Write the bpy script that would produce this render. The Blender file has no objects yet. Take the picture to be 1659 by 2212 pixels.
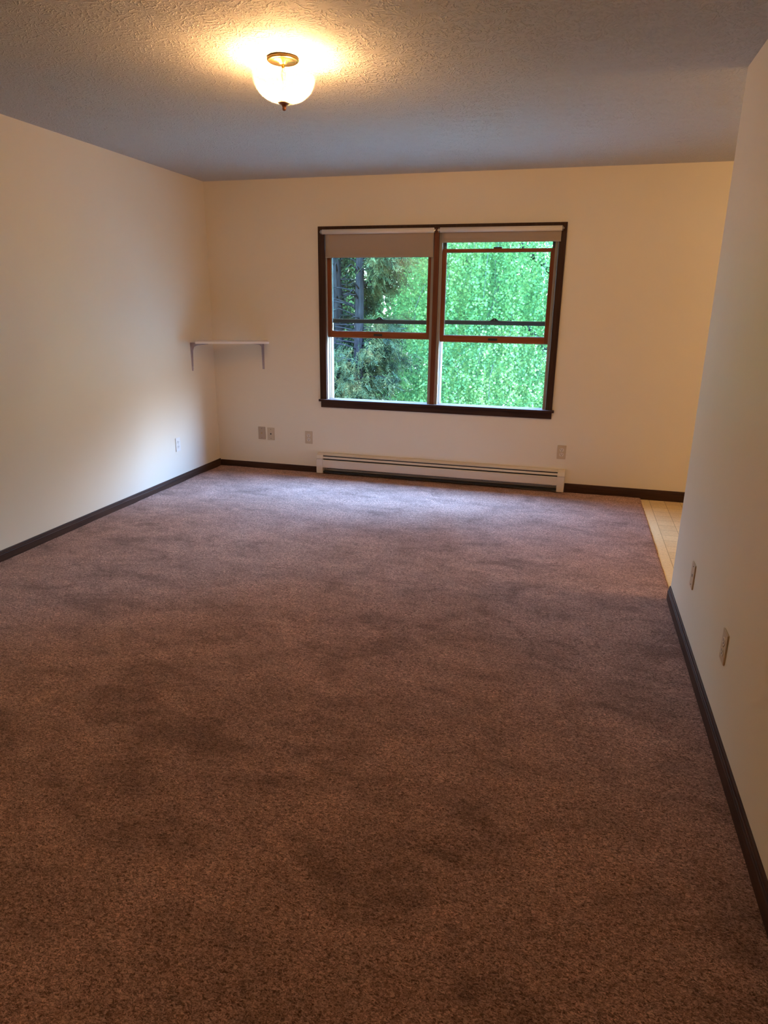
import bpy, bmesh, math
import numpy as np
from mathutils import Matrix, Vector, noise as mnoise

S = bpy.context.scene
COL = S.collection
# ------------------------------------------------------------------ camera
F_PX, YAW, PITCH, ROLL, CAM_H = 1452.64, .2668, -.2991, .0120, 1.4663
def cam_axes(yaw, pitch, roll):
    cy, sy, cp, sp, cr, sr = math.cos(yaw), math.sin(yaw), math.cos(pitch), math.sin(pitch), math.cos(roll), math.sin(roll)
    f = Vector((-sy*cp, cy*cp, sp)); r0 = Vector((cy, sy, 0)); u0 = r0.cross(f)
    return cr*r0 + sr*u0, -sr*r0 + cr*u0, f
r_, u_, f_ = cam_axes(YAW, PITCH, ROLL)
cd = bpy.data.cameras.new('camera'); cam = bpy.data.objects.new('camera', cd); COL.objects.link(cam)
cam.matrix_world = Matrix(((r_.x, u_.x, -f_.x, 0), (r_.y, u_.y, -f_.y, 0), (r_.z, u_.z, -f_.z, CAM_H), (0, 0, 0, 1)))
cd.sensor_fit = 'HORIZONTAL'; cd.sensor_width = 36; cd.lens = F_PX*36/1659; cd.clip_start = .02
S.camera = cam
# ------------------------------------------------------------------ render look
S.view_settings.view_transform = 'Standard'; S.view_settings.look = 'None'
S.view_settings.gamma = 1; S.view_settings.use_curve_mapping = False
S.view_settings.exposure = 0.08
S.cycles.use_denoising = True
S.cycles.max_bounces = 8; S.cycles.diffuse_bounces = 5; S.cycles.transparent_max_bounces = 16
S.cycles.sample_clamp_indirect = 6
# ------------------------------------------------------------------ sky: overcast, brightest overhead
SKY_HI, SKY_LO = 150.0, 8.0
w = bpy.data.worlds.new('world'); S.world = w; w.use_nodes = True
nt = w.node_tree; nt.nodes.clear()
tc = nt.nodes.new('ShaderNodeTexCoord'); sx = nt.nodes.new('ShaderNodeSeparateXYZ')
mr = nt.nodes.new('ShaderNodeMapRange'); mr.inputs[1].default_value = .15; mr.inputs[2].default_value = .50
mr.inputs[3].default_value = SKY_LO; mr.inputs[4].default_value = SKY_HI
cr = nt.nodes.new('ShaderNodeValToRGB'); nt.links.new(sx.outputs[2], cr.inputs[0])
cr.color_ramp.elements[0].position = .08; cr.color_ramp.elements[0].color = (.88, .95, 1.0, 1)
cr.color_ramp.elements[1].position = .45; cr.color_ramp.elements[1].color = (.22, .47, .97, 1)
bg = nt.nodes.new('ShaderNodeBackground'); nt.links.new(cr.outputs[0], bg.inputs[0])
wo = nt.nodes.new('ShaderNodeOutputWorld')
nt.links.new(tc.outputs['Generated'], sx.inputs[0]); nt.links.new(sx.outputs[2], mr.inputs[0])
# sky strength skewed towards +X, added to brighten the left wall
side = nt.nodes.new('ShaderNodeMapRange'); side.inputs[1].default_value = -.1; side.inputs[2].default_value = .9
side.inputs[3].default_value = .62; side.inputs[4].default_value = 1.35; nt.links.new(sx.outputs[0], side.inputs[0])
mul = nt.nodes.new('ShaderNodeMath'); mul.operation = 'MULTIPLY'; nt.links.new(mr.outputs[0], mul.inputs[0]); nt.links.new(side.outputs[0], mul.inputs[1])
nt.links.new(mul.outputs[0], bg.inputs[1]); nt.links.new(bg.outputs[0], wo.inputs[0])
w.cycles.sampling_method = 'MANUAL'; w.cycles.sample_map_resolution = 512
# ------------------------------------------------------------------ room dimensions
XL, YB, XR, YE, CH = -3.1443, 5.5976, .5949, 3.5404, 2.44
YR, XK = -1.6, 3.1                 # rear wall behind the viewer, kitchen's far side
WT = .15                           # outer wall thickness
pl = bpy.data.lights.new('window_portal', 'AREA'); pl.shape = 'RECTANGLE'; pl.size = 2.0; pl.size_y = 1.5
pl.cycles.is_portal = True
po = bpy.data.objects.new('window_portal', pl); COL.objects.link(po)
po.location = (-1.12, YB+WT+.02, 1.36); po.rotation_euler = (-math.pi/2, 0, 0)

# ------------------------------------------------------------------ material helpers
def new_mat(name, color=(.8, .8, .8), rough=.6, **kw):
    m = bpy.data.materials.new(name); m.use_nodes = True
    b = m.node_tree.nodes['Principled BSDF']
    b.inputs['Base Color'].default_value = (*color, 1); b.inputs['Roughness'].default_value = rough
    for k, v in kw.items(): b.inputs[k.replace('_', ' ')].default_value = v
    return m, m.node_tree, b
def node(t, kind, **kw):
    n = t.nodes.new(kind)
    for k, v in kw.items(): setattr(n, k, v)
    return n
def coords(t, scale=(1, 1, 1), kind='Object'):
    c = node(t, 'ShaderNodeTexCoord'); mp = node(t, 'ShaderNodeMapping')
    mp.inputs['Scale'].default_value = scale; t.links.new(c.outputs[kind], mp.inputs[0]); return mp.outputs[0]
def noise(t, vec, scale, detail=2, rough=.5, dist=0):
    n = node(t, 'ShaderNodeTexNoise'); n.inputs['Scale'].default_value = scale; n.inputs['Detail'].default_value = detail
    n.inputs['Roughness'].default_value = rough; n.inputs['Distortion'].default_value = dist
    if vec: t.links.new(vec, n.inputs['Vector'])
    return n.outputs[0]
def ramp(t, fac, stops):
    r = node(t, 'ShaderNodeValToRGB'); e = r.color_ramp.elements
    while len(e) < len(stops): e.new(.5)
    for i, (p, c) in enumerate(stops): e[i].position = p; e[i].color = (*c, 1) if len(c) == 3 else c
    t.links.new(fac, r.inputs[0]); return r.outputs[0]
def math_(t, op, a, b=None, c=None):
    n = node(t, 'ShaderNodeMath', operation=op)
    for i, v in enumerate((a, b, c)):
        if v is None: continue
        if isinstance(v, (int, float)): n.inputs[i].default_value = v
        else: t.links.new(v, n.inputs[i])
    return n.outputs[0]
def bump(t, b, h, strength=.3, dist=.002, prev=None):
    n = node(t, 'ShaderNodeBump'); n.inputs['Strength'].default_value = strength; n.inputs['Distance'].default_value = dist
    t.links.new(h, n.inputs['Height'])
    if prev: t.links.new(prev, n.inputs['Normal'])
    if b: t.links.new(n.outputs[0], b.inputs['Normal'])
    return n.outputs[0]

# cream wall paint with the fine nap of a roller
def paint():
    m, t, b = new_mat('cream_wall_paint', (.80, .70, .545), .5); b.inputs['Specular IOR Level'].default_value = .35
    v = coords(t)
    bump(t, b, noise(t, v, 260, 3, .6), .22, .0012, bump(t, None, noise(t, v, 5, 2), .25, .008))
    c = ramp(t, noise(t, v, 1.3, 3), [(.3, (.785, .698, .548)), (.7, (.815, .730, .575))])
    t.links.new(c, b.inputs['Base Color']); return m
M_WALL = paint()
# white plaster ceiling stomped with a crow's-foot brush
def plaster():
    m, t, b = new_mat('stomped_ceiling_plaster', (.57, .56, .54), .75); b.inputs['Specular IOR Level'].default_value = .2
    v = coords(t)
    def stomp(scale, off, spokes):
        ad = node(t, 'ShaderNodeVectorMath', operation='ADD'); ad.inputs[1].default_value = off; t.links.new(v, ad.inputs[0])
        flat = node(t, 'ShaderNodeVectorMath', operation='MULTIPLY'); flat.inputs[1].default_value = (1, 1, 0); t.links.new(ad.outputs[0], flat.inputs[0])
        vo = node(t, 'ShaderNodeTexVoronoi', voronoi_dimensions='2D'); vo.inputs['Scale'].default_value = scale
        t.links.new(flat.outputs[0], vo.inputs['Vector'])
        sub = node(t, 'ShaderNodeVectorMath', operation='SUBTRACT'); t.links.new(flat.outputs[0], sub.inputs[0]); t.links.new(vo.outputs['Position'], sub.inputs[1])
        s = node(t, 'ShaderNodeSeparateXYZ'); t.links.new(sub.outputs[0], s.inputs[0])
        ang = math_(t, 'ARCTAN2', s.outputs[1], s.outputs[0])
        nz = noise(t, v, 42, 2)
        ph = math_(t, 'ADD', math_(t, 'MULTIPLY', ang, spokes), math_(t, 'MULTIPLY', nz, 9.0))
        sp = math_(t, 'SINE', ph)
        sp = math_(t, 'POWER', math_(t, 'MAXIMUM', sp, 0.0), 1.5)
        brk = ramp(t, noise(t, v, 55, 2, .6), [(.42, (0, 0, 0)), (.56, (1, 1, 1))])
        ctr = ramp(t, vo.outputs['Distance'], [(.12, (0, 0, 0)), (.32, (1, 1, 1))])
        return math_(t, 'MULTIPLY', math_(t, 'MULTIPLY', sp, brk), ctr)
    h = math_(t, 'MAXIMUM', stomp(9.5, (0, 0, 0), 20), stomp(7.6, (3.3, 1.7, 0), 18))
    area = ramp(t, noise(t, v, 1.6, 2), [(.30, (.6, .6, .6)), (.55, (1, 1, 1))])
    h = math_(t, 'MULTIPLY', h, area)
    h = math_(t, 'ADD', h, math_(t, 'MULTIPLY', noise(t, v, 120, 3, .6), .30))
    bump(t, b, h, .9, .0048)
    return m
M_CEIL = plaster()
# cut-pile carpet, brown with a mauve cast; the nap lies in brushed patches
def carpet():
    m, t, b = new_mat('mauve_brown_cut_pile', (.3, .18, .13), 1.0)
    b.inputs['Specular IOR Level'].default_value = .05
    b.inputs['Sheen Weight'].default_value = .30; b.inputs['Sheen Roughness'].default_value = .5
    b.inputs['Sheen Tint'].default_value = (1, .82, .76, 1)
    v = coords(t)
    tuft = noise(t, coords(t, (.8, 1.15, 1)), 150, 4, .72, 1.2)
    vs = coords(t, (1, 1.7, 1))
    patch = noise(t, vs, 3.0, 5, .62, .7); broad = noise(t, v, .8, 2, .5)
    base = ramp(t, tuft, [(.385, (.115, .048, .031)), (.5, (.46, .255, .190)), (.615, (.88, .56, .44))])  # low tufts coloured dark, painting in the shade of the gaps
    mixv = math_(t, 'ADD', math_(t, 'MULTIPLY', patch, .5), math_(t, 'ADD', math_(t, 'MULTIPLY', broad, .25), math_(t, 'MULTIPLY', noise(t, vs, 11, 4, .65, .5), .25)))
    k = ramp(t, mixv, [(.39, (.56, .52, .50)), (.47, (.86, .84, .83)), (.58, (1.16, 1.14, 1.12))])
    mx = node(t, 'ShaderNodeMix', data_type='RGBA', blend_type='MULTIPLY'); mx.inputs[0].default_value = 1
    t.links.new(base, mx.inputs[6]); t.links.new(k, mx.inputs[7]); t.links.new(mx.outputs[2], b.inputs['Base Color'])
    h2 = bump(t, None, noise(t, coords(t, (1, 1.6, 1)), 45, 3, .6), .5, .010)
    bump(t, b, tuft, 1.0, .007, h2)
    return m
M_CARPET = carpet()
def vinyl():
    m, t, b = new_mat('tan_tile_pattern_vinyl', (.6, .45, .25), .45)
    v = coords(t)
    br = node(t, 'ShaderNodeTexBrick'); br.offset = 0; br.squash = 1
    br.inputs['Scale'].default_value = 1; br.inputs['Brick Width'].default_value = .115; br.inputs['Row Height'].default_value = .115
    br.inputs['Mortar Size'].default_value = .0022; br.inputs['Mortar Smooth'].default_value = .3
    br.inputs['Color1'].default_value = (.88, .67, .36, 1); br.inputs['Color2'].default_value = (.79, .58, .30, 1); br.inputs['Mortar'].default_value = (.47, .31, .14, 1)
    mp = node(t, 'ShaderNodeMapping'); mp.inputs['Location'].default_value = (.008, .03, 0); t.links.new(v, mp.inputs[0]); t.links.new(mp.outputs[0], br.inputs['Vector'])
    n = ramp(t, noise(t, v, 70, 3, .7), [(.3, (.86, .84, .8)), (.7, (1.08, 1.08, 1.08))])
    # a plain border strip runs beside the carpet
    s = node(t, 'ShaderNodeSeparateXYZ'); t.links.new(v, s.inputs[0])
    edge = math_(t, 'LESS_THAN', s.outputs[0], XR+.085)
    bd = node(t, 'ShaderNodeMix', data_type='RGBA'); t.links.new(edge, bd.inputs[0]); t.links.new(br.outputs[0], bd.inputs[6]); bd.inputs[7].default_value = (.88, .67, .36, 1)
    mx = node(t, 'ShaderNodeMix', data_type='RGBA', blend_type='MULTIPLY'); mx.inputs[0].default_value = 1
    t.links.new(bd.outputs[2], mx.inputs[6]); t.links.new(n, mx.inputs[7]); t.links.new(mx.outputs[2], b.inputs['Base Color'])
    bump(t, b, noise(t, v, 90, 2), .2, .001); return m
M_VINYL = vinyl()
def wood(name, a, c, rough, along):
    m, t, b = new_mat(name, a, rough+.1); b.inputs['Specular IOR Level'].default_value = .18
    sc = [30, 30, 30]; sc[along] = 1.6
    v = coords(t, tuple(sc)); n = noise(t, v, 2.2, 4, .6, .4)
    t.links.new(ramp(t, n, [(.3, a), (.7, c)]), b.inputs['Base Color']); bump(t, b, n, .12, .001); return m
M_DARKX = wood('dark_walnut_stain_x', (.030, .0135, .0085), (.062, .027, .016), .42, 0)
M_DARKY = wood('dark_walnut_stain_y', (.036, .017, .0105), (.075, .037, .023), .42, 1)
M_DARKZ = wood('dark_walnut_stain_z', (.030, .0135, .0085), (.062, .027, .016), .42, 2)
M_CHERX = wood('red_brown_sash_x', (.19, .050, .016), (.30, .090, .030), .35, 0)
M_CHERZ = wood('red_brown_sash_z', (.17, .045, .015), (.27, .080, .028), .35, 2)
M_MULL = wood('red_brown_mullion', (.10, .030, .013), (.17, .052, .021), .38, 2)
def speck(name, col, rough, bs=.1, sc=300, **kw):
    m, t, b = new_mat(name, col, rough, **kw); v = coords(t); bump(t, b, noise(t, v, sc, 2), bs, .0006); return m
M_LINER = speck('beige_vinyl_jamb', (.32, .28, .22), .6, Specular_IOR_Level=.1)
M_BRONZE = speck('dark_bronze_aluminium', (.055, .052, .055), .35, Metallic=.3)
M_BLACK = speck('black_plastic', (.012, .012, .013), .4)
M_ROLL = speck('ivory_roller_vinyl', (.74, .68, .61), .45)
M_SHADE = speck('taupe_blind_fabric', (.37, .29, .225), .85, .4, 700)
M_STEEL = speck('zinc_bracket', (.55, .53, .5), .3, Metallic=.9)
M_HEAT = speck('almond_enamel', (.70, .61, .49), .38)
M_FIN = speck('dark_fin_element', (.035, .035, .034), .5, Metallic=.5)
M_SHELF = speck('white_shelf_paint', (.80, .76, .73), .4)
M_BRACK = speck('pale_mauve_bracket_enamel', (.42, .36, .38), .4)
M_PLATE = speck('ivory_plastic_plate', (.58, .455, .30), .35)
M_PLATEB = speck('worn_brown_plate', (.44, .33, .225), .35)
M_SOCK = speck('ivory_socket', (.70, .61, .49), .35)
M_PLATEW = speck('white_plastic_plate', (.80, .76, .68), .35)
M_BRASS = speck('polished_brass', (.83, .56, .20), .2, .03, Metallic=1.0)
M_COPPER = speck('antique_copper', (.30, .13, .07), .3, .1, Metallic=.9)
def pane():
    m = bpy.data.materials.new('window_glass'); m.use_nodes = True; t = m.node_tree; t.nodes.clear()
    o = node(t, 'ShaderNodeOutputMaterial'); mx = node(t, 'ShaderNodeMixShader'); tr = node(t, 'ShaderNodeBsdfTransparent'); gl = node(t, 'ShaderNodeBsdfGlossy')
    tr.inputs[0].default_value = (.90, .95, .93, 1); gl.inputs['Roughness'].default_value = .02
    fr = node(t, 'ShaderNodeFresnel'); fr.inputs[0].default_value = 1.45
    t.links.new(math_(t, 'MULTIPLY', fr.outputs[0], .8), mx.inputs[0]); t.links.new(tr.outputs[0], mx.inputs[1]); t.links.new(gl.outputs[0], mx.inputs[2]); t.links.new(mx.outputs[0], o.inputs[0]); return m
M_GLASS = pane()
def bowl_glass():
    m = bpy.data.materials.new('prismatic_bowl_glass'); m.use_nodes = True; t = m.node_tree; t.nodes.clear()
    o = node(t, 'ShaderNodeOutputMaterial'); mx = node(t, 'ShaderNodeMixShader'); mx2 = node(t, 'ShaderNodeMixShader')
    tr = node(t, 'ShaderNodeBsdfTransparent'); tr.inputs[0].default_value = (1, .95, .86, 1)
    tl = node(t, 'ShaderNodeBsdfTranslucent'); tl.inputs[0].default_value = (1, .93, .80, 1)
    gl = node(t, 'ShaderNodeBsdfGlossy'); gl.inputs['Roughness'].default_value = .12
    uv = node(t, 'ShaderNodeTexCoord'); s = node(t, 'ShaderNodeSeparateXYZ'); t.links.new(uv.outputs['Object'], s.inputs[0])
    ang = math_(t, 'MULTIPLY', math_(t, 'ARCTAN2', s.outputs[1], s.outputs[0]), 26.0)
    zz = math_(t, 'MULTIPLY', s.outputs[2], 560.0)
    a = math_(t, 'SINE', math_(t, 'ADD', ang, zz)); c = math_(t, 'SINE', math_(t, 'SUBTRACT', ang, zz))
    h = math_(t, 'MULTIPLY', math_(t, 'ADD', math_(t, 'MULTIPLY', a, c), 1.0), .5)
    bn = bump(t, None, h, 1.0, .004); t.links.new(bn, tl.inputs['Normal']); t.links.new(bn, gl.inputs['Normal'])
    f = math_(t, 'ADD', math_(t, 'MULTIPLY', h, .10), .02)
    t.links.new(f, mx.inputs[0]); t.links.new(tr.outputs[0], mx.inputs[1]); t.links.new(tl.outputs[0], mx.inputs[2])
    mx2.inputs[0].default_value = .05; t.links.new(mx.outputs[0], mx2.inputs[1]); t.links.new(gl.outputs[0], mx2.inputs[2]); t.links.new(mx2.outputs[0], o.inputs[0]); return m
M_BOWL = bowl_glass()
BULB_L = 930
def emitter(name, col, st):
    m = bpy.data.materials.new(name); m.use_nodes = True; t = m.node_tree; t.nodes.clear()
    o = node(t, 'ShaderNodeOutputMaterial'); e = node(t, 'ShaderNodeEmission'); e.inputs[0].default_value = (*col, 1); e.inputs[1].default_value = st
    t.links.new(e.outputs[0], o.inputs[0]); return m
M_BULB = emitter('warm_bulb_glow', (1, .575, .26), BULB_L)
def leaf_mat(name, stops, sc, tl=.35):
    m = bpy.data.materials.new(name); m.use_nodes = True; t = m.node_tree; t.nodes.clear()
    o = node(t, 'ShaderNodeOutputMaterial'); mx = node(t, 'ShaderNodeMixShader'); d = node(t, 'ShaderNodeBsdfDiffuse'); tr = node(t, 'ShaderNodeBsdfTranslucent')
    cv = coords(t); mixn = math_(t, 'ADD', math_(t, 'MULTIPLY', noise(t, cv, sc, 2, .6), .62), math_(t, 'MULTIPLY', noise(t, cv, 1.5, 3, .6), .38))  # broad noise puts shaded recesses and bright sprays into the leaf colour
    c = ramp(t, mixn, stops)
    t.links.new(c, d.inputs[0]); t.links.new(c, tr.inputs[0]); mx.inputs[0].default_value = tl
    t.links.new(d.outputs[0], mx.inputs[1]); t.links.new(tr.outputs[0], mx.inputs[2]); t.links.new(mx.outputs[0], o.inputs[0]); return m
M_LEAF = leaf_mat('fresh_green_leaf', [(.38, (.029, .068, .023)), (.48, (.060, .130, .036)), (.58, (.108, .180, .045)), (.70, (.16, .19, .050))], 9)
M_LEAF2 = leaf_mat('pale_green_leaf', [(.30, (.035, .06, .02)), (.6, (.07, .10, .028))], 5)
M_CONIF = leaf_mat('blue_green_scale_leaf', [(.38, (.010, .015, .010)), (.5, (.026, .036, .015)), (.6, (.050, .052, .018)), (.7, (.068, .042, .016))], 6, .15)
def bark(name, a, c):
    m, t, b = new_mat(name, a, 1.0, Specular_IOR_Level=.0); v = coords(t, (9, 9, 1.6)); n = noise(t, v, 4, 4, .65)
    t.links.new(ramp(t, n, [(.35, a), (.65, c)]), b.inputs['Base Color']); bump(t, b, n, .8, .02); return m
M_BARK = bark('grey_brown_bark', (.006, .0055, .0055), (.018, .0155, .0145))
M_TWIG = bark('pale_twig_bark', (.045, .048, .038), (.08, .08, .065))
def ground_mat():
    m, t, b = new_mat('lawn_and_gravel', (.1, .14, .06), 1.0, Specular_IOR_Level=.0); v = coords(t)
    t.links.new(ramp(t, noise(t, v, .5, 4, .6), [(.40, (.09, .11, .05)), (.52, (.32, .29, .24))]), b.inputs['Base Color'])
    bump(t, b, noise(t, v, 60, 3), .5, .02); return m
M_GROUND = ground_mat()

# ------------------------------------------------------------------ mesh helpers
def link(name, me, mat, parent=None, smooth=False):
    if isinstance(me, bmesh.types.BMesh):
        bm = me; me = bpy.data.meshes.new(name); bmesh.ops.recalc_face_normals(bm, faces=bm.faces[:]); bm.to_mesh(me); bm.free()
    me.materials.append(mat)
    if smooth:
        me.polygons.foreach_set('use_smooth', [True]*len(me.polygons))
    o = bpy.data.objects.new(name, me); COL.objects.link(o)
    if parent is not None: o.parent = parent; o.matrix_parent_inverse = Matrix.Translation(-parent.location) @ Matrix.Identity(4) if parent.type == 'EMPTY' and parent.rotation_euler.z == 0 else Matrix.Identity(4)
    return o
def struct(o): o['kind'] = 'structure'; return o
def tag(o, label, cat, group=None):
    o['label'] = label; o['category'] = cat
    if group: o['group'] = group
    return o
def empty(name, loc): o = bpy.data.objects.new(name, None); o.location = loc; o.empty_display_size = .05; COL.objects.link(o); return o
def box(bm, x0, x1, y0, y1, z0, z1, bev=0, seg=2):
    vs = [bm.verts.new((x, y, z)) for x in (x0, x1) for y in (y0, y1) for z in (z0, z1)]
    f = [bm.faces.new([vs[i] for i in q]) for q in ((0, 1, 3, 2), (4, 6, 7, 5), (0, 4, 5, 1), (2, 3, 7, 6), (0, 2, 6, 4), (1, 5, 7, 3))]
    if bev:
        es = list({e for g in f for e in g.edges})
        bmesh.ops.bevel(bm, geom=es, offset=bev, segments=seg, profile=.7, affect='EDGES')
    return bm
def B(*a, **k): return box(bmesh.new(), *a, **k)
def extrude_profile(bm, prof, axis, a, b):
    """closed 2-D profile swept along an axis: 'x' -> prof is (y,z), 'y' -> prof is (x,z), 'z' -> prof is (x,y)"""
    def P(p, t): return {'x': (t, p[0], p[1]), 'y': (p[0], t, p[1]), 'z': (p[0], p[1], t)}[axis]
    A = [bm.verts.new(P(p, a)) for p in prof]; C = [bm.verts.new(P(p, b)) for p in prof]; n = len(prof)
    for i in range(n): bm.faces.new((A[i], A[(i+1) % n], C[(i+1) % n], C[i]))
    bm.faces.new(A); bm.faces.new(C[::-1]); return bm
def lathe(bm, prof, cx, cy, n=48, close=False):
    rings = []
    for (r, z) in prof:
        if r < 1e-6: rings.append([bm.verts.new((cx, cy, z))]*n)
        else: rings.append([bm.verts.new((cx+r*math.cos(2*math.pi*i/n), cy+r*math.sin(2*math.pi*i/n), z)) for i in range(n)])
    for a, b in zip(rings, rings[1:]):
        for i in range(n):
            q = [a[i], a[(i+1) % n], b[(i+1) % n], b[i]]; u = []
            for v in q:
                if v not in u: u.append(v)
            if len(u) > 2: bm.faces.new(u)
    return bm
def cyl(bm, p0, p1, r0, r1=None, n=16, cap=True):
    r1 = r0 if r1 is None else r1; p0, p1 = Vector(p0), Vector(p1); d = (p1-p0).normalized()
    s = d.orthogonal().normalized(); q = d.cross(s)
    A = [bm.verts.new(p0+r0*(math.cos(2*math.pi*i/n)*s+math.sin(2*math.pi*i/n)*q)) for i in range(n)]
    C = [bm.verts.new(p1+r1*(math.cos(2*math.pi*i/n)*s+math.sin(2*math.pi*i/n)*q)) for i in range(n)]
    for i in range(n): bm.faces.new((A[i], A[(i+1) % n], C[(i+1) % n], C[i]))
    if cap: bm.faces.new(A); bm.faces.new(C[::-1])
    return bm

# ================================================================== STRUCTURE
WX0, WX1, WZ0, WZ1 = -2.076, -.170, .64, 2.055          # hole in the back wall
bm = bmesh.new()
for a in ((XL-.15, WX0, YB, YB+WT, -.03, CH), (WX1, XK+.1, YB, YB+WT, -.03, CH), (WX0, WX1, YB, YB+WT, -.03, WZ0), (WX0, WX1, YB, YB+WT, WZ1, CH)): box(bm, *a)
struct(link('wall_back', bm, M_WALL))
struct(link('wall_left', B(XL-.12, XL, YR-.1, YB, -.03, CH), M_WALL))
struct(link('wall_right', B(XR, XR+.12, YR, YE, -.03, CH, bev=.004), M_WALL))
struct(link('wall_rear', B(XL, XK+.1, YR-.1, YR, -.03, CH), M_WALL))
struct(link('wall_kitchen', B(XK, XK+.1, YR, YB, -.03, CH), M_WALL))
struct(link('ceiling', B(XL-.12, XK+.1, YR-.1, YB+WT, CH, CH+.1), M_CEIL))
# carpet: gently uneven surface with a ragged pile edge beside the vinyl
def carpet_mesh():
    xs = np.concatenate([np.arange(XL, XR+.02, .03), [XR+.022]]); ys = np.arange(YR, YB+.03, .03); ys[-1] = YB
    nx, ny = len(xs), len(ys); V = []
    for j, y in enumerate(ys):
        for i, x in enumerate(xs):
            z = .0035*mnoise.noise((x*3, y*3, 0)) + .0025*mnoise.noise((x*11, y*11, 5)) - .002
            xx = x
            if i == nx-1: xx = x + .006*mnoise.noise((0, y*25, 3)) + .004*mnoise.noise((0, y*90, 8)); z -= .006
            V.append((xx, y, z))
    edge = len(V)
    for j, y in enumerate(ys): V.append((V[j*nx+nx-1][0]+.002, y, -.016))
    Fc = [(j*nx+i, j*nx+i+1, (j+1)*nx+i+1, (j+1)*nx+i) for j in range(ny-1) for i in range(nx-1)]
    Fc += [(j*nx+nx-1, edge+j, edge+j+1, (j+1)*nx+nx-1) for j in range(ny-1)]
    me = bpy.data.meshes.new('floor'); me.from_pydata(V, [], Fc); me.update(); return me
struct(link('floor', carpet_mesh(), M_CARPET, smooth=True))
struct(link('floor_kitchen', B(XR, XK, YR, YB, -.03, -.012), M_VINYL))
# skirting boards with an eased, grooved top
BH = .062
def skirt(sign, base, a, b, axis, h=BH):
    t = .012
    prof = [(base, -.012), (base+sign*t, -.012), (base+sign*t, h*.62), (base+sign*t*.78, h*.68), (base+sign*t*.8, h*.76), (base+sign*t*.62, h*.80), (base+sign*t*.55, h*.93), (base+sign*t*.3, h), (base, h)]
    return extrude_profile(bmesh.new(), prof, axis, a, b)
struct(link('baseboard_left', skirt(1, XL, YR, YB, 'y', .060), M_DARKY))
struct(link('baseboard_back', skirt(-1, YB, XL+.012, -2.150, 'x', .052), M_DARKX))
struct(link('baseboard_kitchen', skirt(-1, YB, .016, XK, 'x', .072), M_DARKX))
struct(link('baseboard_right', skirt(-1, XR, YR, YE+.0, 'y', .075), M_DARKY))

# window trim: casing, mullion casing, stool and apron
g = bmesh.new()
box(g, -2.118, -2.058, YB-.016, YB, .663, 2.071, bev=.003)
box(g, -.187, -.134, YB-.016, YB, .663, 2.071, bev=.003)
box(g, -2.058, -.187, YB-.016, YB, 2.043, 2.071, bev=.003)
box(g, -2.076, -.170, YB, YB+WT-.01, 2.043, 2.055)
struct(link('trim_1', g, M_DARKZ))
struct(link('trim_2', B(-1.1425, -1.1035, YB-.012, YB+WT-.005, .66, 2.045, bev=.002), M_MULL))
g = bmesh.new()
box(g, -2.128, -.118, YB-.036, YB+.002, .648, .668, bev=.006, seg=3)
box(g, -2.074, -.172, YB, YB+.10, .640, .6675)
box(g, -2.113, -.135, YB-.013, YB, .596, .648, bev=.002)
struct(link('trim_3', g, M_DARKX))
struct(link('trim_4', B(-2.09, -.155, YB+.10, YB+WT+.02, .620, .650, bev=.003), M_LINER))

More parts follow.
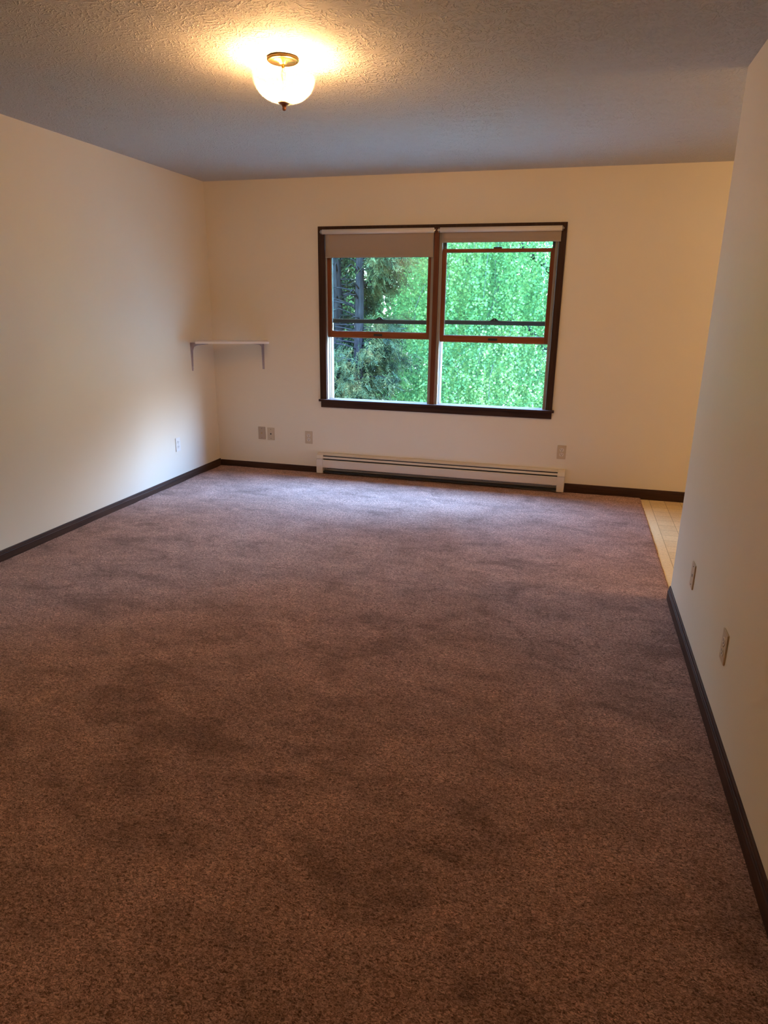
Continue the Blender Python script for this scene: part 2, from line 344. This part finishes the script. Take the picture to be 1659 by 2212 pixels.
def lock(name, x, y, z, parent):
    g = bmesh.new()
    prof = [(-.050, 0), (-.036, .004), (-.024, .010), (-.015, .020), (-.009, .023), (.009, .023), (.015, .020), (.024, .010), (.036, .004), (.050, 0)]
    A = [(x+a, z+c) for a, c in prof]
    extrude_profile(g, A, 'y', y-.010, y+.008)
    o = link(name, g, M_BLACK, parent)
    link('screw', cyl(bmesh.new(), (x, y-.0125, z+.011), (x, y-.009, z+.011), .0035, n=10), M_STEEL, o)
    return o
def window(name, x0, x1, lz0, lz1, uz0):
    W = empty(name, ((x0+x1)/2, YB+.07, .66)); struct(W)
    # beige vinyl jamb liners with tracks
    for side, xa in ((1, x0), (-1, x1)):
        t = .022; g = bmesh.new(); s = side
        prof = [(xa, YB+.001), (xa+s*t, YB+.001), (xa+s*t, YB+.022), (xa+s*(t-.009), YB+.024), (xa+s*(t-.009), YB+.064), (xa+s*t, YB+.066), (xa+s*t, YB+.070), (xa+s*(t-.007), YB+.072), (xa+s*(t-.007), YB+.104),
                (xa+s*t*1.1, YB+.106), (xa+s*t*1.1, YB+.118), (xa+s*t*1.2, YB+.121), (xa+s*t*1.2, YB+WT), (xa, YB+WT)]
        extrude_profile(g, prof, 'z', .655, 2.043); link('jamb_liner', g, M_LINER, W)
    a, b = x0+.015, x1-.015
    # lower sash, pushed up
    y0, y1 = YB+.027, YB+.060; st, rb, rt = .036, .047, .024
    L = link('lower_sash', box(box(bmesh.new(), a, a+st, y0, y1, lz0, lz1, bev=.002), b-st, b, y0, y1, lz0, lz1, bev=.002), M_CHERZ, W)
    link('bottom_rail', B(a+st, b-st, y0, y1, lz0, lz0+rb, bev=.002), M_CHERX, L)
    link('top_rail', B(a+st, b-st, y0, y1, lz1-rt, lz1, bev=.002), M_CHERX, L)
    g = bmesh.new()   # light weatherstrip and glazing bead round the pane
    q = .004
    for bb in ((a+st, a+st+q, lz0+rb, lz1-rt), (b-st-q, b-st, lz0+rb, lz1-rt), (a+st+q, b-st-q, lz0+rb, lz0+rb+q), (a+st+q, b-st-q, lz1-rt-q, lz1-rt)): box(g, bb[0], bb[1], y0+.012, y1-.006, bb[2], bb[3])
    link('glazing_bead', g, M_LINER, L)
    link('weatherstrip', B(a, b, y0+.004, y1+.002, lz0-.005, lz0), M_LINER, L)
    link('pane', B(a+st, b-st, y0+.015, y0+.018, lz0+rb, lz1-rt), M_GLASS, L)
    cx = (a+b)/2; h = bmesh.new(); box(h, cx-.037, cx+.037, y0-.004, y0+.001, lz0+.013, lz0+.032, bev=.002); box(h, cx-.030, cx+.030, y0-.007, y0-.004, lz0+.016, lz0+.021, bev=.001)
    link('sash_lift', h, M_BLACK, L)
    lk = B(cx-.034, cx+.030, y0+.004, y1-.004, lz1, lz1+.013, bev=.004); link('sash_lock', lk, M_BLACK, L)
    # upper sash, in the outer track
    y0, y1 = YB+.074, YB+.102; uz1 = 2.043
    U = link('upper_sash', box(box(bmesh.new(), a, a+.030, y0, y1, uz0, uz1), b-.030, b, y0, y1, uz0, uz1), M_BRONZE, W)
    link('meeting_rail', B(a+.030, b-.030, y0, y1, uz0, uz0+.030, bev=.002), M_BRONZE, U)
    link('top_rail', B(a+.030, b-.030, y0, y1, 2.015, uz1), M_BRONZE, U)
    link('glazing_bead', B(a+.030, b-.030, y0-.002, y0+.006, uz0+.030, uz0+.0345), M_LINER, U)
    link('pane', B(a+.030, b-.030, y0+.012, y0+.015, uz0+.030, 2.015), M_GLASS, U)
    lock('keeper', cx, y0+.006, uz0+.030, U)
    return W
window('window_1', -2.074, -1.1435, 1.198, 1.905, 1.312)
window('window_2', -1.1025, -.190, 1.184, 1.893, 1.318)

# ================================================================== THINGS
# ---- ceiling light
LX, LY = -1.276, 2.990
def ceiling_light():
    T = empty('ceiling_light', (LX, LY, CH)); tag(T, 'lit semi-flush ceiling light with brass canopy and ribbed glass bowl', 'ceiling light')
    g = bmesh.new(); lathe(g, [(.0, CH), (.064, CH), (.067, CH-.006), (.066, CH-.011), (.060, CH-.015), (.052, CH-.013), (.046, CH-.016), (.020, CH-.019), (.016, CH-.024), (.008, CH-.026), (.0, CH-.026)], LX, LY)
    link('canopy', g, M_BRASS, T, True)
    g = bmesh.new(); lathe(g, [(.0, CH-.02), (.0065, CH-.02), (.0065, CH-.045), (.010, CH-.050), (.012, CH-.060), (.008, CH-.070), (.0055, CH-.080), (.0055, 2.272), (.0, 2.272)], LX, LY, 24)
    link('stem', g, M_BRASS, T, True)
    # glass bowl, open at the top (double walled, ribbed by its material)
    prof = []
    for i in range(25):
        u = i/24; a = u*math.pi/2
        prof.append((.131*math.cos(a)**.82 if u < 1 else .0, 2.373-.100*math.sin(a)**1.05))
    prof = [(r, z) for r, z in prof if r > .014]
    inner = [(r-.004 if r > .02 else r, z+.003) for r, z in prof][::-1]
    g = bmesh.new(); lathe(g, inner+[(.129, 2.376), (.131, 2.373)]+prof[1:], 0, 0, 96)
    cz = Vector((0, 0, 2.33)); bmesh.ops.transform(g, matrix=Matrix.Translation(cz) @ Matrix.Rotation(math.radians(4), 4, 'Y') @ Matrix.Rotation(math.radians(3), 4, 'X') @ Matrix.Translation(-cz), verts=g.verts)   # hangs a little askew
    o = link('glass_bowl', g, M_BOWL, None, True); o.parent = T; o.location = (0, 0, -CH); o.matrix_parent_inverse = Matrix.Identity(4)
    g = bmesh.new(); lathe(g, [(.0, 2.288), (.022, 2.287), (.027, 2.280), (.026, 2.275), (.018, 2.270), (.011, 2.266), (.009, 2.261), (.0075, 2.257), (.0085, 2.253), (.0065, 2.247), (.0, 2.244)], LX, LY, 32)
    link('finial', g, M_COPPER, T, True)
    for sx in (-1, 1):
        cxx = LX+sx*.054; zc = 2.324
        sk = link('socket', cyl(bmesh.new(), (LX+sx*.010, LY, zc), (LX+sx*.034, LY, zc), .011, .014), M_LINER, T, True)
        g = bmesh.new(); pr = [(.0, -.042), (.012, -.042), (.013, -.030), (.022, -.014), (.027, .002), (.026, .014), (.018, .026), (.007, .032), (.0, .033)]
        lathe(g, [(r*.82, z*.9) for r, z in pr], 0, 0, 24)
        rot = Matrix.Rotation(sx*math.pi/2, 4, 'Y'); bmesh.ops.transform(g, matrix=Matrix.Translation((cxx, LY, zc)) @ rot, verts=g.verts)
        link('bulb', g, M_BULB, T, True)
ceiling_light()
# a second, unseen fixture hangs in the kitchen behind the partition
kd = bpy.data.lights.new('kitchen_light', 'POINT'); kd.energy = 40; kd.color = (1, .64, .30); kd.shadow_soft_size = .12
ko = bpy.data.objects.new('kitchen_light', kd); COL.objects.link(ko); ko.location = (1.9, 3.6, 2.2)

# unseen fill lamp added behind the viewer to brighten the foreground and right wall
hd = bpy.data.lights.new('rear_fill_light', 'POINT'); hd.energy = 15; hd.color = (1, .66, .38); hd.shadow_soft_size = .05
ho = bpy.data.objects.new('rear_fill_light', hd); COL.objects.link(ho); ho.location = (-2.8, -1.2, 2.36)

# ---- roller blinds
def blind(x0, x1, zb, label, fx0, fx1):
    T = empty('roller_blind', ((x0+x1)/2, YB-.03, 2.026)); tag(T, label, 'roller blind', 'roller blinds on the window')
    y = YB-.040; r = .0185; z = 2.026
    link('roller', cyl(bmesh.new(), (x0+.008, y, z), (x1-.004, y, z), r, n=28), M_ROLL, T, True)
    for xx, s in ((x0, 1), (x1, -1)):
        g = bmesh.new(); box(g, xx-.003*s if s > 0 else xx, xx if s > 0 else xx+.003, y-.016, YB-.0155, z-.016, z+.014)
        cyl(g, (xx-.012*s, y, z), (xx+.006*s, y, z), .006, n=12)
        link('bracket', g, M_STEEL, T)
    # cloth drops from the back of the roller, ends in a hem
    yb = y+r+.0005; g = bmesh.new(); n = 24; t = .0012
    rows = [z+.004, z-.02, z-.04, (z-.04+zb+.028)/2, zb+.028, zb+.026, zb+.012, zb]
    off = [0, 0, 0, 0, 0, -.0012, -.0022, -.0012]
    for k in (0, 1):
        pass
    fr = [[g.verts.new((fx0+(fx1-fx0)*i/n, yb-.0006-t+o+.0008*math.sin(i*1.7), zz)) for i in range(n+1)] for zz, o in zip(rows, off)]
    bk = [[g.verts.new((fx0+(fx1-fx0)*i/n, yb-.0006-o+.0008*math.sin(i*1.7), zz)) for i in range(n+1)] for zz, o in zip(rows, off)]
    for j in range(len(rows)-1):
        for i in range(n):
            g.faces.new((fr[j][i], fr[j][i+1], fr[j+1][i+1], fr[j+1][i])); g.faces.new((bk[j][i], bk[j+1][i], bk[j+1][i+1], bk[j][i+1]))
        g.faces.new((fr[j][0], fr[j+1][0], bk[j+1][0], bk[j][0])); g.faces.new((fr[j][n], bk[j][n], bk[j+1][n], fr[j+1][n]))
    for i in range(n): g.faces.new((fr[-1][i], fr[-1][i+1], bk[-1][i+1], bk[-1][i]))
    link('fabric', g, M_SHADE, T, True)
blind(-2.078, -1.139, 1.829, 'roller blind on the left window, taupe cloth pulled further down over the dark conifer view', -2.050, -1.146)
blind(-1.101, -.166, 1.935, 'roller blind on the right window, rolled up higher so only a short taupe strip hangs', -1.080, -.174)

# ---- baseboard heater
def heater():
    X0, X1 = -2.147, .012; T = empty('baseboard_heater', ((X0+X1)/2, YB, .0)); tag(T, 'long almond metal baseboard heater on the back wall below the window', 'heater')
    z0, zt, D = .014, .188, .064
    yw = YB; yf = YB-D
    g = bmesh.new(); extrude_profile(g, [(yw, z0+.01), (yw-.003, z0+.01), (yw-.003, zt-.006), (yw-.026, zt-.010), (yw-.045, zt-.019), (yw-.047, zt-.016), (yw-.026, zt-.004), (yw, zt)], 'x', X0+.03, X1-.03)
    link('back_panel', g, M_HEAT, T)
    g = bmesh.new(); extrude_profile(g, [(yw-.0465, zt-.030), (yw-.058, zt-.044), (yw-.0612, zt-.042), (yw-.0495, zt-.027)], 'x', X0+.055, X1-.055)
    link('damper', g, M_HEAT, T)
    g = bmesh.new(); extrude_profile(g, [(yf+.010, zt-.0545), (yf+.002, zt-.0555), (yf, zt-.0585), (yf-.0012, zt-.064), (yf, zt-.066), (yf, z0+.050), (yf+.004, z0+.046), (yf+.012, z0+.047), (yf+.012, z0+.049), (yf+.005, z0+.050), (yf+.002, z0+.054), (yf+.002, zt-.060), (yf+.010, zt-.055)], 'x', X0+.055, X1-.055)
    link('front_panel', g, M_HEAT, T)
    link('slot_shade_strip', B(X0+.03, X1-.03, yw-.0425, yw-.0415, zt-.062, zt-.0215), M_FIN, T)  # dark strip added behind the slots to stand in for their shade
    # copper tube with dark fins inside
    g = bmesh.new(); cyl(g, (X0+.03, yw-.032, .075), (X1-.03, yw-.032, .075), .010)
    n = 150
    for i in range(n):
        x = X0+.1+(X1-X0-.2)*i/(n-1); box(g, x-.0004, x+.0004, yw-.056, yw-.010, .050, .102)
    link('fin_element', g, M_FIN, T)
    g = bmesh.new(); box(g, X0+.055, X1-.055, yw-.050, yw-.004, z0+.000, z0+.010); box(g, X0+.055, X1-.055, yw-.052, yw-.050, z0, z0+.016)
    link('bottom_rail', g, M_FIN, T)
    for a, b in ((X0, X0+.058), (X1-.058, X1)):
        g = bmesh.new(); extrude_profile(g, [(yw, z0-.006), (yf-.003, z0-.006), (yf-.003, zt-.048), (yf-.001, zt-.040), (yw-.050, zt-.016), (yw-.028, zt-.002), (yw, zt+.002)], 'x', a, b)
        bmesh.ops.bevel(g, geom=[e for e in g.edges], offset=.0015, segments=1, affect='EDGES')
        e = link('end_cap', g, M_HEAT, T)
        link('cap_seam', B(a+.001, b-.001, yf-.0036, yf-.0026, zt-.051, zt-.0495), M_FIN, e)
heater()

# ---- shelf across the corner
def shelf():
    zt, th = 1.158, .018
    T = empty('corner_shelf', (-2.83, 5.35, 1.14)); tag(T, 'narrow white plank shelf set slantwise across the corner on two brackets', 'shelf')
    Bk = Vector((-2.610, YB-.002, 0)); d = Vector((-.885, -.466, 0)).normalized(); n = Vector((.466, -.885, 0)).normalized()
    A = Bk + d*((Bk.x-(XL+.002))/abs(d.x)); w = .272
    P = [A, Bk, Bk+n*w, A+n*w]; P[2].y = min(P[2].y, YB-.003)
    g = bmesh.new(); lo = [g.verts.new((p.x, p.y, zt-th)) for p in P]; hi = [g.verts.new((p.x, p.y, zt)) for p in P]
    g.faces.new(lo[::-1]); g.faces.new(hi)
    for i in range(4): g.faces.new((lo[i], lo[(i+1) % 4], hi[(i+1) % 4], hi[i]))
    bmesh.ops.bevel(g, geom=g.edges[:], offset=.002, segments=2, affect='EDGES'); link('plank', g, M_SHELF, T)
    def bracket(base, out, side):
        """base on the wall just below the plank; out = unit vector off the wall; side = width direction"""
        b = Vector(base); o = Vector(out); s = Vector(side); z = Vector((0, 0, 1)); g = bmesh.new()
        def bar(pts, w0, w1):   # tapering strip pts: list of (centre, thickness dir*half)
            rows = []
            for k, (c, tdir) in enumerate(pts):
                ww = w0+(w1-w0)*k/(len(pts)-1)
                rows.append([g.verts.new(c-s*ww-tdir), g.verts.new(c+s*ww-tdir), g.verts.new(c+s*ww+tdir), g.verts.new(c-s*ww+tdir)])
            for p, q in zip(rows, rows[1:]):
                for i in range(4): g.faces.new((p[i], p[(i+1) % 4], q[(i+1) % 4], q[i]))
            g.faces.new(rows[0][::-1]); g.faces.new(rows[-1])
        bar([(b+o*.0025, o*.002), (b+o*.0025-z*.12, o*.002), (b+o*.0025-z*.235, o*.002)], .013, .009)
        bar([(b-z*.0025, z*.002), (b+o*.10-z*.0025, z*.002), (b+o*.20-z*.0025, z*.002)], .013, .009)
        # centre rib, the gusset of a pressed bracket
        rib = [(b+o*.004-z*.004), (b+o*.165-z*.004), (b+o*.165-z*.010), (b+o*.06-z*.022), (b+o*.030-z*.036), (b+o*.018-z*.065), (b+o*.010-z*.20), (b+o*.004-z*.20)]
        a = [g.verts.new(p-s*.002) for p in rib]; c = [g.verts.new(p+s*.002) for p in rib]; m = len(rib)
        for i in range(m): g.faces.new((a[i], a[(i+1) % m], c[(i+1) % m], c[i]))
        g.faces.new(a); g.faces.new(c[::-1])
        k = link('bracket', g, M_BRACK, T)
        for zz in (-.03, -.215): link('screw', cyl(bmesh.new(), b+s*.006+z*zz+o*.004, b+s*.006+z*zz+o*.0065, .0035, n=10), M_BRACK, k)
    bracket((XL, 5.222, zt-th), (1, 0, 0), (0, 1, 0))
    bracket((-2.657, YB, zt-th), (0, -1, 0), (1, 0, 0))
shelf()

# ---- wall plates
def plate_frame(loc, face):
    """returns f(u, d, v) -> world point: u across, d off the wall, v up"""
    x, y, z = loc
    return {'back': lambda u, d, v: Vector((x+u, y-d, z+v)), 'left': lambda u, d, v: Vector((x+d, y+u, z+v)), 'right': lambda u, d, v: Vector((x-d, y-u, z+v))}[face]
def pbox(g, f, u0, u1, d0, d1, v0, v1, bev=0):
    vs = [g.verts.new(f(u, d, v)) for u in (u0, u1) for d in (d0, d1) for v in (v0, v1)]
    fs = [g.faces.new([vs[i] for i in q]) for q in ((0, 1, 3, 2), (4, 6, 7, 5), (0, 4, 5, 1), (2, 3, 7, 6), (0, 2, 6, 4), (1, 5, 7, 3))]
    if bev: bmesh.ops.bevel(g, geom=list({e for q in fs for e in q.edges}), offset=bev, segments=2, affect='EDGES')
def outlet(loc, face, label, group, mp=M_PLATE, msock=M_SOCK):
    T = empty('wall_outlet', loc); tag(T, label, 'outlet', group); f = plate_frame(loc, face)
    g = bmesh.new(); pbox(g, f, -.035, .035, 0, .0055, -.0575, .0575, .002); link('cover_plate', g, mp, T)
    for v0 in (-.0195, .0195):
        g = bmesh.new(); n = 20; pts = []
        for i in range(n):
            a = 2*math.pi*i/n; u, v = .0172*math.cos(a), .0172*math.sin(a); pts.append((u, max(-.0135, min(.0135, v))+v0))
        A = [g.verts.new(f(u, .004, v)) for u, v in pts]; C = [g.verts.new(f(u, .0075, v)) for u, v in pts]
        for i in range(n): g.faces.new((A[i], A[(i+1) % n], C[(i+1) % n], C[i]))
        g.faces.new(C); g.faces.new(A[::-1]); rc = link('receptacle', g, msock, T)
        g = bmesh.new(); pbox(g, f, -.0078, -.0050, .0070, .0079, v0-.001, v0+.0085); pbox(g, f, .0050, .0078, .0070, .0079, v0-.001, v0+.0075)
        cyl(g, f(0, .007, v0-.0068), f(0, .0079, v0-.0068), .0030, n=12); link('slots', g, M_BLACK, rc)
    link('screw', cyl(bmesh.new(), f(0, .005, 0), f(0, .0067, 0), .0028, n=12), M_STEEL, T)
def jack(loc, face, label, group, mp, big):
    T = empty('cable_plate', loc); tag(T, label, 'wall plate', group); f = plate_frame(loc, face)
    g = bmesh.new(); pbox(g, f, -.035, .035, 0, .0055, -.0575, .0575, .002); link('cover_plate', g, mp, T)
    g = bmesh.new()
    if big: cyl(g, f(0, .004, 0), f(0, .0125, 0), .0052, n=6); cyl(g, f(0, .0125, 0), f(0, .015, 0), .0035, n=12)
    else: pbox(g, f, -.0062, .0062, .004, .0062, -.006, .006)
    link('jack', g, M_BRASS if big else M_BLACK, T)
    for v in (-.042, .042): link('screw', cyl(bmesh.new(), f(0, .005, v), f(0, .0067, v), .0026, n=12), M_BLACK, T)
outlet((-2.240, YB, .315), 'back', 'ivory duplex outlet on the back wall just left of the heater', 'duplex outlets')
outlet((-.030, YB, .329), 'back', 'ivory duplex outlet on the back wall above the right end of the heater', 'duplex outlets')
outlet((XL, 4.906, .324), 'left', 'pale duplex outlet on the left wall in the blue window light', 'duplex outlets', M_PLATEW, M_PLATEW)
outlet((XR, 2.339, .344), 'right', 'ivory duplex outlet on the right partition, the one nearer the viewer', 'duplex outlets')
jack((XR, 3.029, .337), 'right', 'ivory jack plate on the right partition, close to its far end', 'jack plates', M_PLATE, False)
jack((-2.700, YB, .328), 'back', 'brownish jack plate on the back wall, left one of the side-by-side pair', 'jack plates', M_PLATEB, True)
jack((-2.610, YB, .325), 'back', 'ivory jack plate on the back wall, right one of the side-by-side pair', 'jack plates', M_PLATE, False)

# ================================================================== OUTDOORS
GZ = -1.1
struct(link('ground', B(-26, 26, YB+WT+.4, 40, GZ-.2, GZ), M_GROUND))
rng = np.random.default_rng(7)
def mesh_np(name, V, Fq):
    me = bpy.data.meshes.new(name); nv, nf = len(V), len(Fq); k = Fq.shape[1]
    me.vertices.add(nv); me.vertices.foreach_set('co', V.astype(np.float32).ravel())
    me.loops.add(nf*k); me.loops.foreach_set('vertex_index', Fq.astype(np.int32).ravel())
    me.polygons.add(nf); me.polygons.foreach_set('loop_start', np.arange(nf, dtype=np.int32)*k); me.polygons.foreach_set('loop_total', np.full(nf, k, np.int32))
    me.update(calc_edges=True); me.validate(); return me
def unit(a): return a/np.maximum(np.linalg.norm(a, axis=1, keepdims=True), 1e-9)
def leaves(P, axis, normal, L, Wd):
    """heart-shaped leaves folded along the midrib: P base points, axis towards the tip"""
    axis = unit(axis); side = unit(np.cross(axis, normal)); nn = np.cross(side, axis)
    prof = [(0, 0, 0), (.22, .42, .10), (.60, .34, .08), (1, 0, -.05), (.60, -.34, .08), (.22, -.42, .10)]
    V = np.stack([P+axis*(a*L)[:, None]+side*(b*Wd)[:, None]*1.1+nn*(c*L)[:, None] for a, b, c in prof], 1)
    n = len(P); base = (np.arange(n)*6)[:, None]
    Fq = np.concatenate([base+np.array([[0, 1, 2, 3]]), base+np.array([[0, 3, 4, 5]])], 1).reshape(-1, 4)
    return V.reshape(-1, 3), Fq
def tube_path(bm, pts, r0, r1, n=8):
    rows = []
    for k, p in enumerate(pts):
        p = Vector(p); d = (Vector(pts[min(k+1, len(pts)-1)])-Vector(pts[max(k-1, 0)])).normalized(); s = d.orthogonal().normalized() if k == 0 else (s-d*s.dot(d)).normalized(); q = d.cross(s)
        r = r0+(r1-r0)*k/(len(pts)-1)
        rows.append([bm.verts.new(p+r*(math.cos(2*math.pi*i/n)*s+math.sin(2*math.pi*i/n)*q)) for i in range(n)])
    for a, b in zip(rows, rows[1:]):
        for i in range(n): bm.faces.new((a[i], a[(i+1) % n], b[(i+1) % n], b[i]))
    bm.faces.new(rows[0][::-1]); bm.faces.new(rows[-1])

def weeping_tree(cx, cy, rx, ry, top, nstr, label, lsize=.055, mat=M_LEAF, droop=(.5, 1.6), name='weeping_tree', grp=None, trunk_r=.13):
    T = empty(name, (cx, cy, GZ)); tag(T, label, 'tree', grp)
    Ps, Ax, Nn, LL = [], [], [], []; tw = bmesh.new()
    th = rng.uniform(0, 2*np.pi, nstr); rr = np.sqrt(rng.uniform(.12, 1, nstr))
    zf = rng.uniform(0, 1, nstr)
    for k in range(nstr):
        x = cx+rx*rr[k]*math.cos(th[k]); y = cy+ry*rr[k]*math.sin(th[k])
        ztop = GZ+.9+(top-GZ-.9)*math.sqrt(max(.02, 1-rr[k]**2.4))
        z = GZ+.5+(ztop-GZ-.5)*zf[k]**.8
        ln = rng.uniform(*droop); m = int(ln/(.026 if lsize < .07 else .05))
        t = np.linspace(0, 1, m); out = np.array([math.cos(th[k]), math.sin(th[k])])*rng.uniform(.05, .35)
        pz = np.maximum(z-ln*t**1.3, GZ+.05); px = x+out[0]*t*(1-.3*t)+rng.normal(0, .02, m); py = y+out[1]*t*(1-.3*t)+rng.normal(0, .02, m)
        Pp = np.stack([px, py, pz], 1); Ps.append(Pp)
        a = rng.normal(0, .7, (m, 3)); a[:, 2] -= .75; Ax.append(a)
        nr = rng.normal(0, .6, (m, 3)); nr[:, 1] -= .7; nr[:, 2] += .5; Nn.append(nr)
        LL.append(lsize*rng.uniform(.6, 1.2, m))
        if k % 22 == 0 and m > 5 and y < cy:
            tube_path(tw, [(px[0], py[0], pz[0]), (px[m//3], py[m//3], pz[m//3]), (px[2*m//3], py[2*m//3], pz[2*m//3]), (px[-1], py[-1], pz[-1])], .006, .002, 4)
    P = np.concatenate(Ps); V, Fq = leaves(P, np.concatenate(Ax), unit(np.concatenate(Nn)), np.concatenate(LL), np.concatenate(LL)*.95)
    # trunk and limbs
    g = bmesh.new(); tube_path(g, [(cx+.0, cy, GZ), (cx+.06, cy-.03, GZ+1.4), (cx-.05, cy+.02, GZ+3.2), (cx+.03, cy, top-.8)], trunk_r, trunk_r*.35, 12); tr = link('trunk', g, M_BARK, T, True)
    g = bmesh.new()
    for i in range(14):
        a = i*2.4; z = GZ+1.3+(top-GZ-2.2)*i/14; R = .75
        tube_path(g, [(cx, cy, z), (cx+rx*.3*math.cos(a), cy+ry*.3*math.sin(a), z+.6), (cx+rx*.6*math.cos(a), cy+ry*.6*math.sin(a), z+.75), (cx+rx*R*math.cos(a), cy+ry*R*math.sin(a), z+.35)], .05, .012, 7)
    link('branches', g, M_BARK, T, True)
    link('hanging_twigs', tw, M_TWIG, T)['kind'] = 'stuff'
    link('foliage', mesh_np('foliage', V, Fq), mat, T)
weeping_tree(-.2, 10.6, 2.6, 2.2, 6.6, 6200, 'bright green weeping tree with heart-shaped leaves filling the right window', lsize=.035, trunk_r=.12)
weeping_tree(-5.2, 15.5, 4.6, 2.2, 7.0, 2200, 'pale green leafy tree seen behind the conifer trunks through the left window', lsize=.11, mat=M_LEAF2, name='leafy_tree')

def conifer(cx, cy, top, label, lean, side, nspray, trunk_r, z_free):
    T = empty('conifer_tree', (cx, cy, GZ)); tag(T, label, 'tree', 'conifers outside the left window')
    g = bmesh.new(); tp = [(cx-lean*1.0, cy, GZ), (cx-lean*.4, cy+.02, GZ+1.2), (cx, cy, .9), (cx+lean*.6, cy-.02, 2.2), (cx+lean*1.5, cy, top)]
    tube_path(g, tp, trunk_r, trunk_r*.45, 14); link('trunk', g, M_BARK, T, True)
    def tx(z): return float(np.interp(z, [p[2] for p in tp], [p[0] for p in tp]))
    g = bmesh.new(); Ps, Ax, Nn, LL, Wd = [], [], [], [], []
    nb = 190
    for i in range(nb):
        z = GZ+.25+(top-GZ-.5)*((i+.5)/nb)**1.0
        a = rng.uniform(0, 2*np.pi); dx, dy = math.cos(a), math.sin(a)
        R = (.74-.26*(z-GZ)/(top-GZ))*rng.uniform(.65, 1.1)
        bare = z > z_free and (dy < .25 and side*dx < .35)
        if bare and rng.uniform() < .55: R *= .6
        x0 = tx(z); rise = rng.uniform(-.05, .35)
        q = [(x0, cy, z), (x0+dx*R*.35, cy+dy*R*.35, z+rise*.3), (x0+dx*R*.7, cy+dy*R*.7, z+rise*.45), (x0+dx*R, cy+dy*R, z+rise*.3)]
        tube_path(g, q, .012, .003, 5)
        if bare: continue
        ns = int(nspray/nb)
        for _ in range(ns):
            t = rng.uniform(.3, 1.05); bx, by, bz = x0+dx*R*t, cy+dy*R*t, z+rise*.4*t
            bx += rng.normal(0, .07); by += rng.normal(0, .07); bz += rng.normal(0, .06)
            if bz > z_free+rng.normal(0, .06) and by < cy+.25 and -3.35 < bx < -2.60: continue      # dead lower limbs leave the trunks bare
            d = np.array([dx*.6+rng.normal(0, .35), dy*.6+rng.normal(0, .35), -.55+rng.normal(0, .35)]); d /= np.linalg.norm(d)
            s = np.cross(d, rng.normal(0, 1, 3)); s /= np.linalg.norm(s)
            for b_ in range(13):
                o = np.array([bx, by, bz])+d*(.13*(b_/12))*rng.uniform(.8, 1.2)
                sgn = 1 if b_ % 2 else -1
                Ps.append(o); Ax.append(d*.8+s*sgn*.75+rng.normal(0, .12, 3)); Nn.append(np.cross(d, s)+rng.normal(0, .2, 3)); LL.append(rng.uniform(.022, .055)); Wd.append(rng.uniform(.006, .010))
    link('branches', g, M_BARK, T, True)
    V, Fq = leaves(np.array(Ps), np.array(Ax), np.array(Nn), np.array(LL), np.array(Wd))
    link('foliage', mesh_np('foliage', V, Fq), M_CONIF, T)
conifer(-2.72, 8.6, 4.8, 'dark conifer with the straight trunk nearest the window centre and feathery foliage on its right', .05, 1, 15000, .085, .95)
conifer(-3.12, 8.95, 4.8, 'dark conifer with its trunk at the left edge of the left window', -.02, -1, 9000, .10, .80)
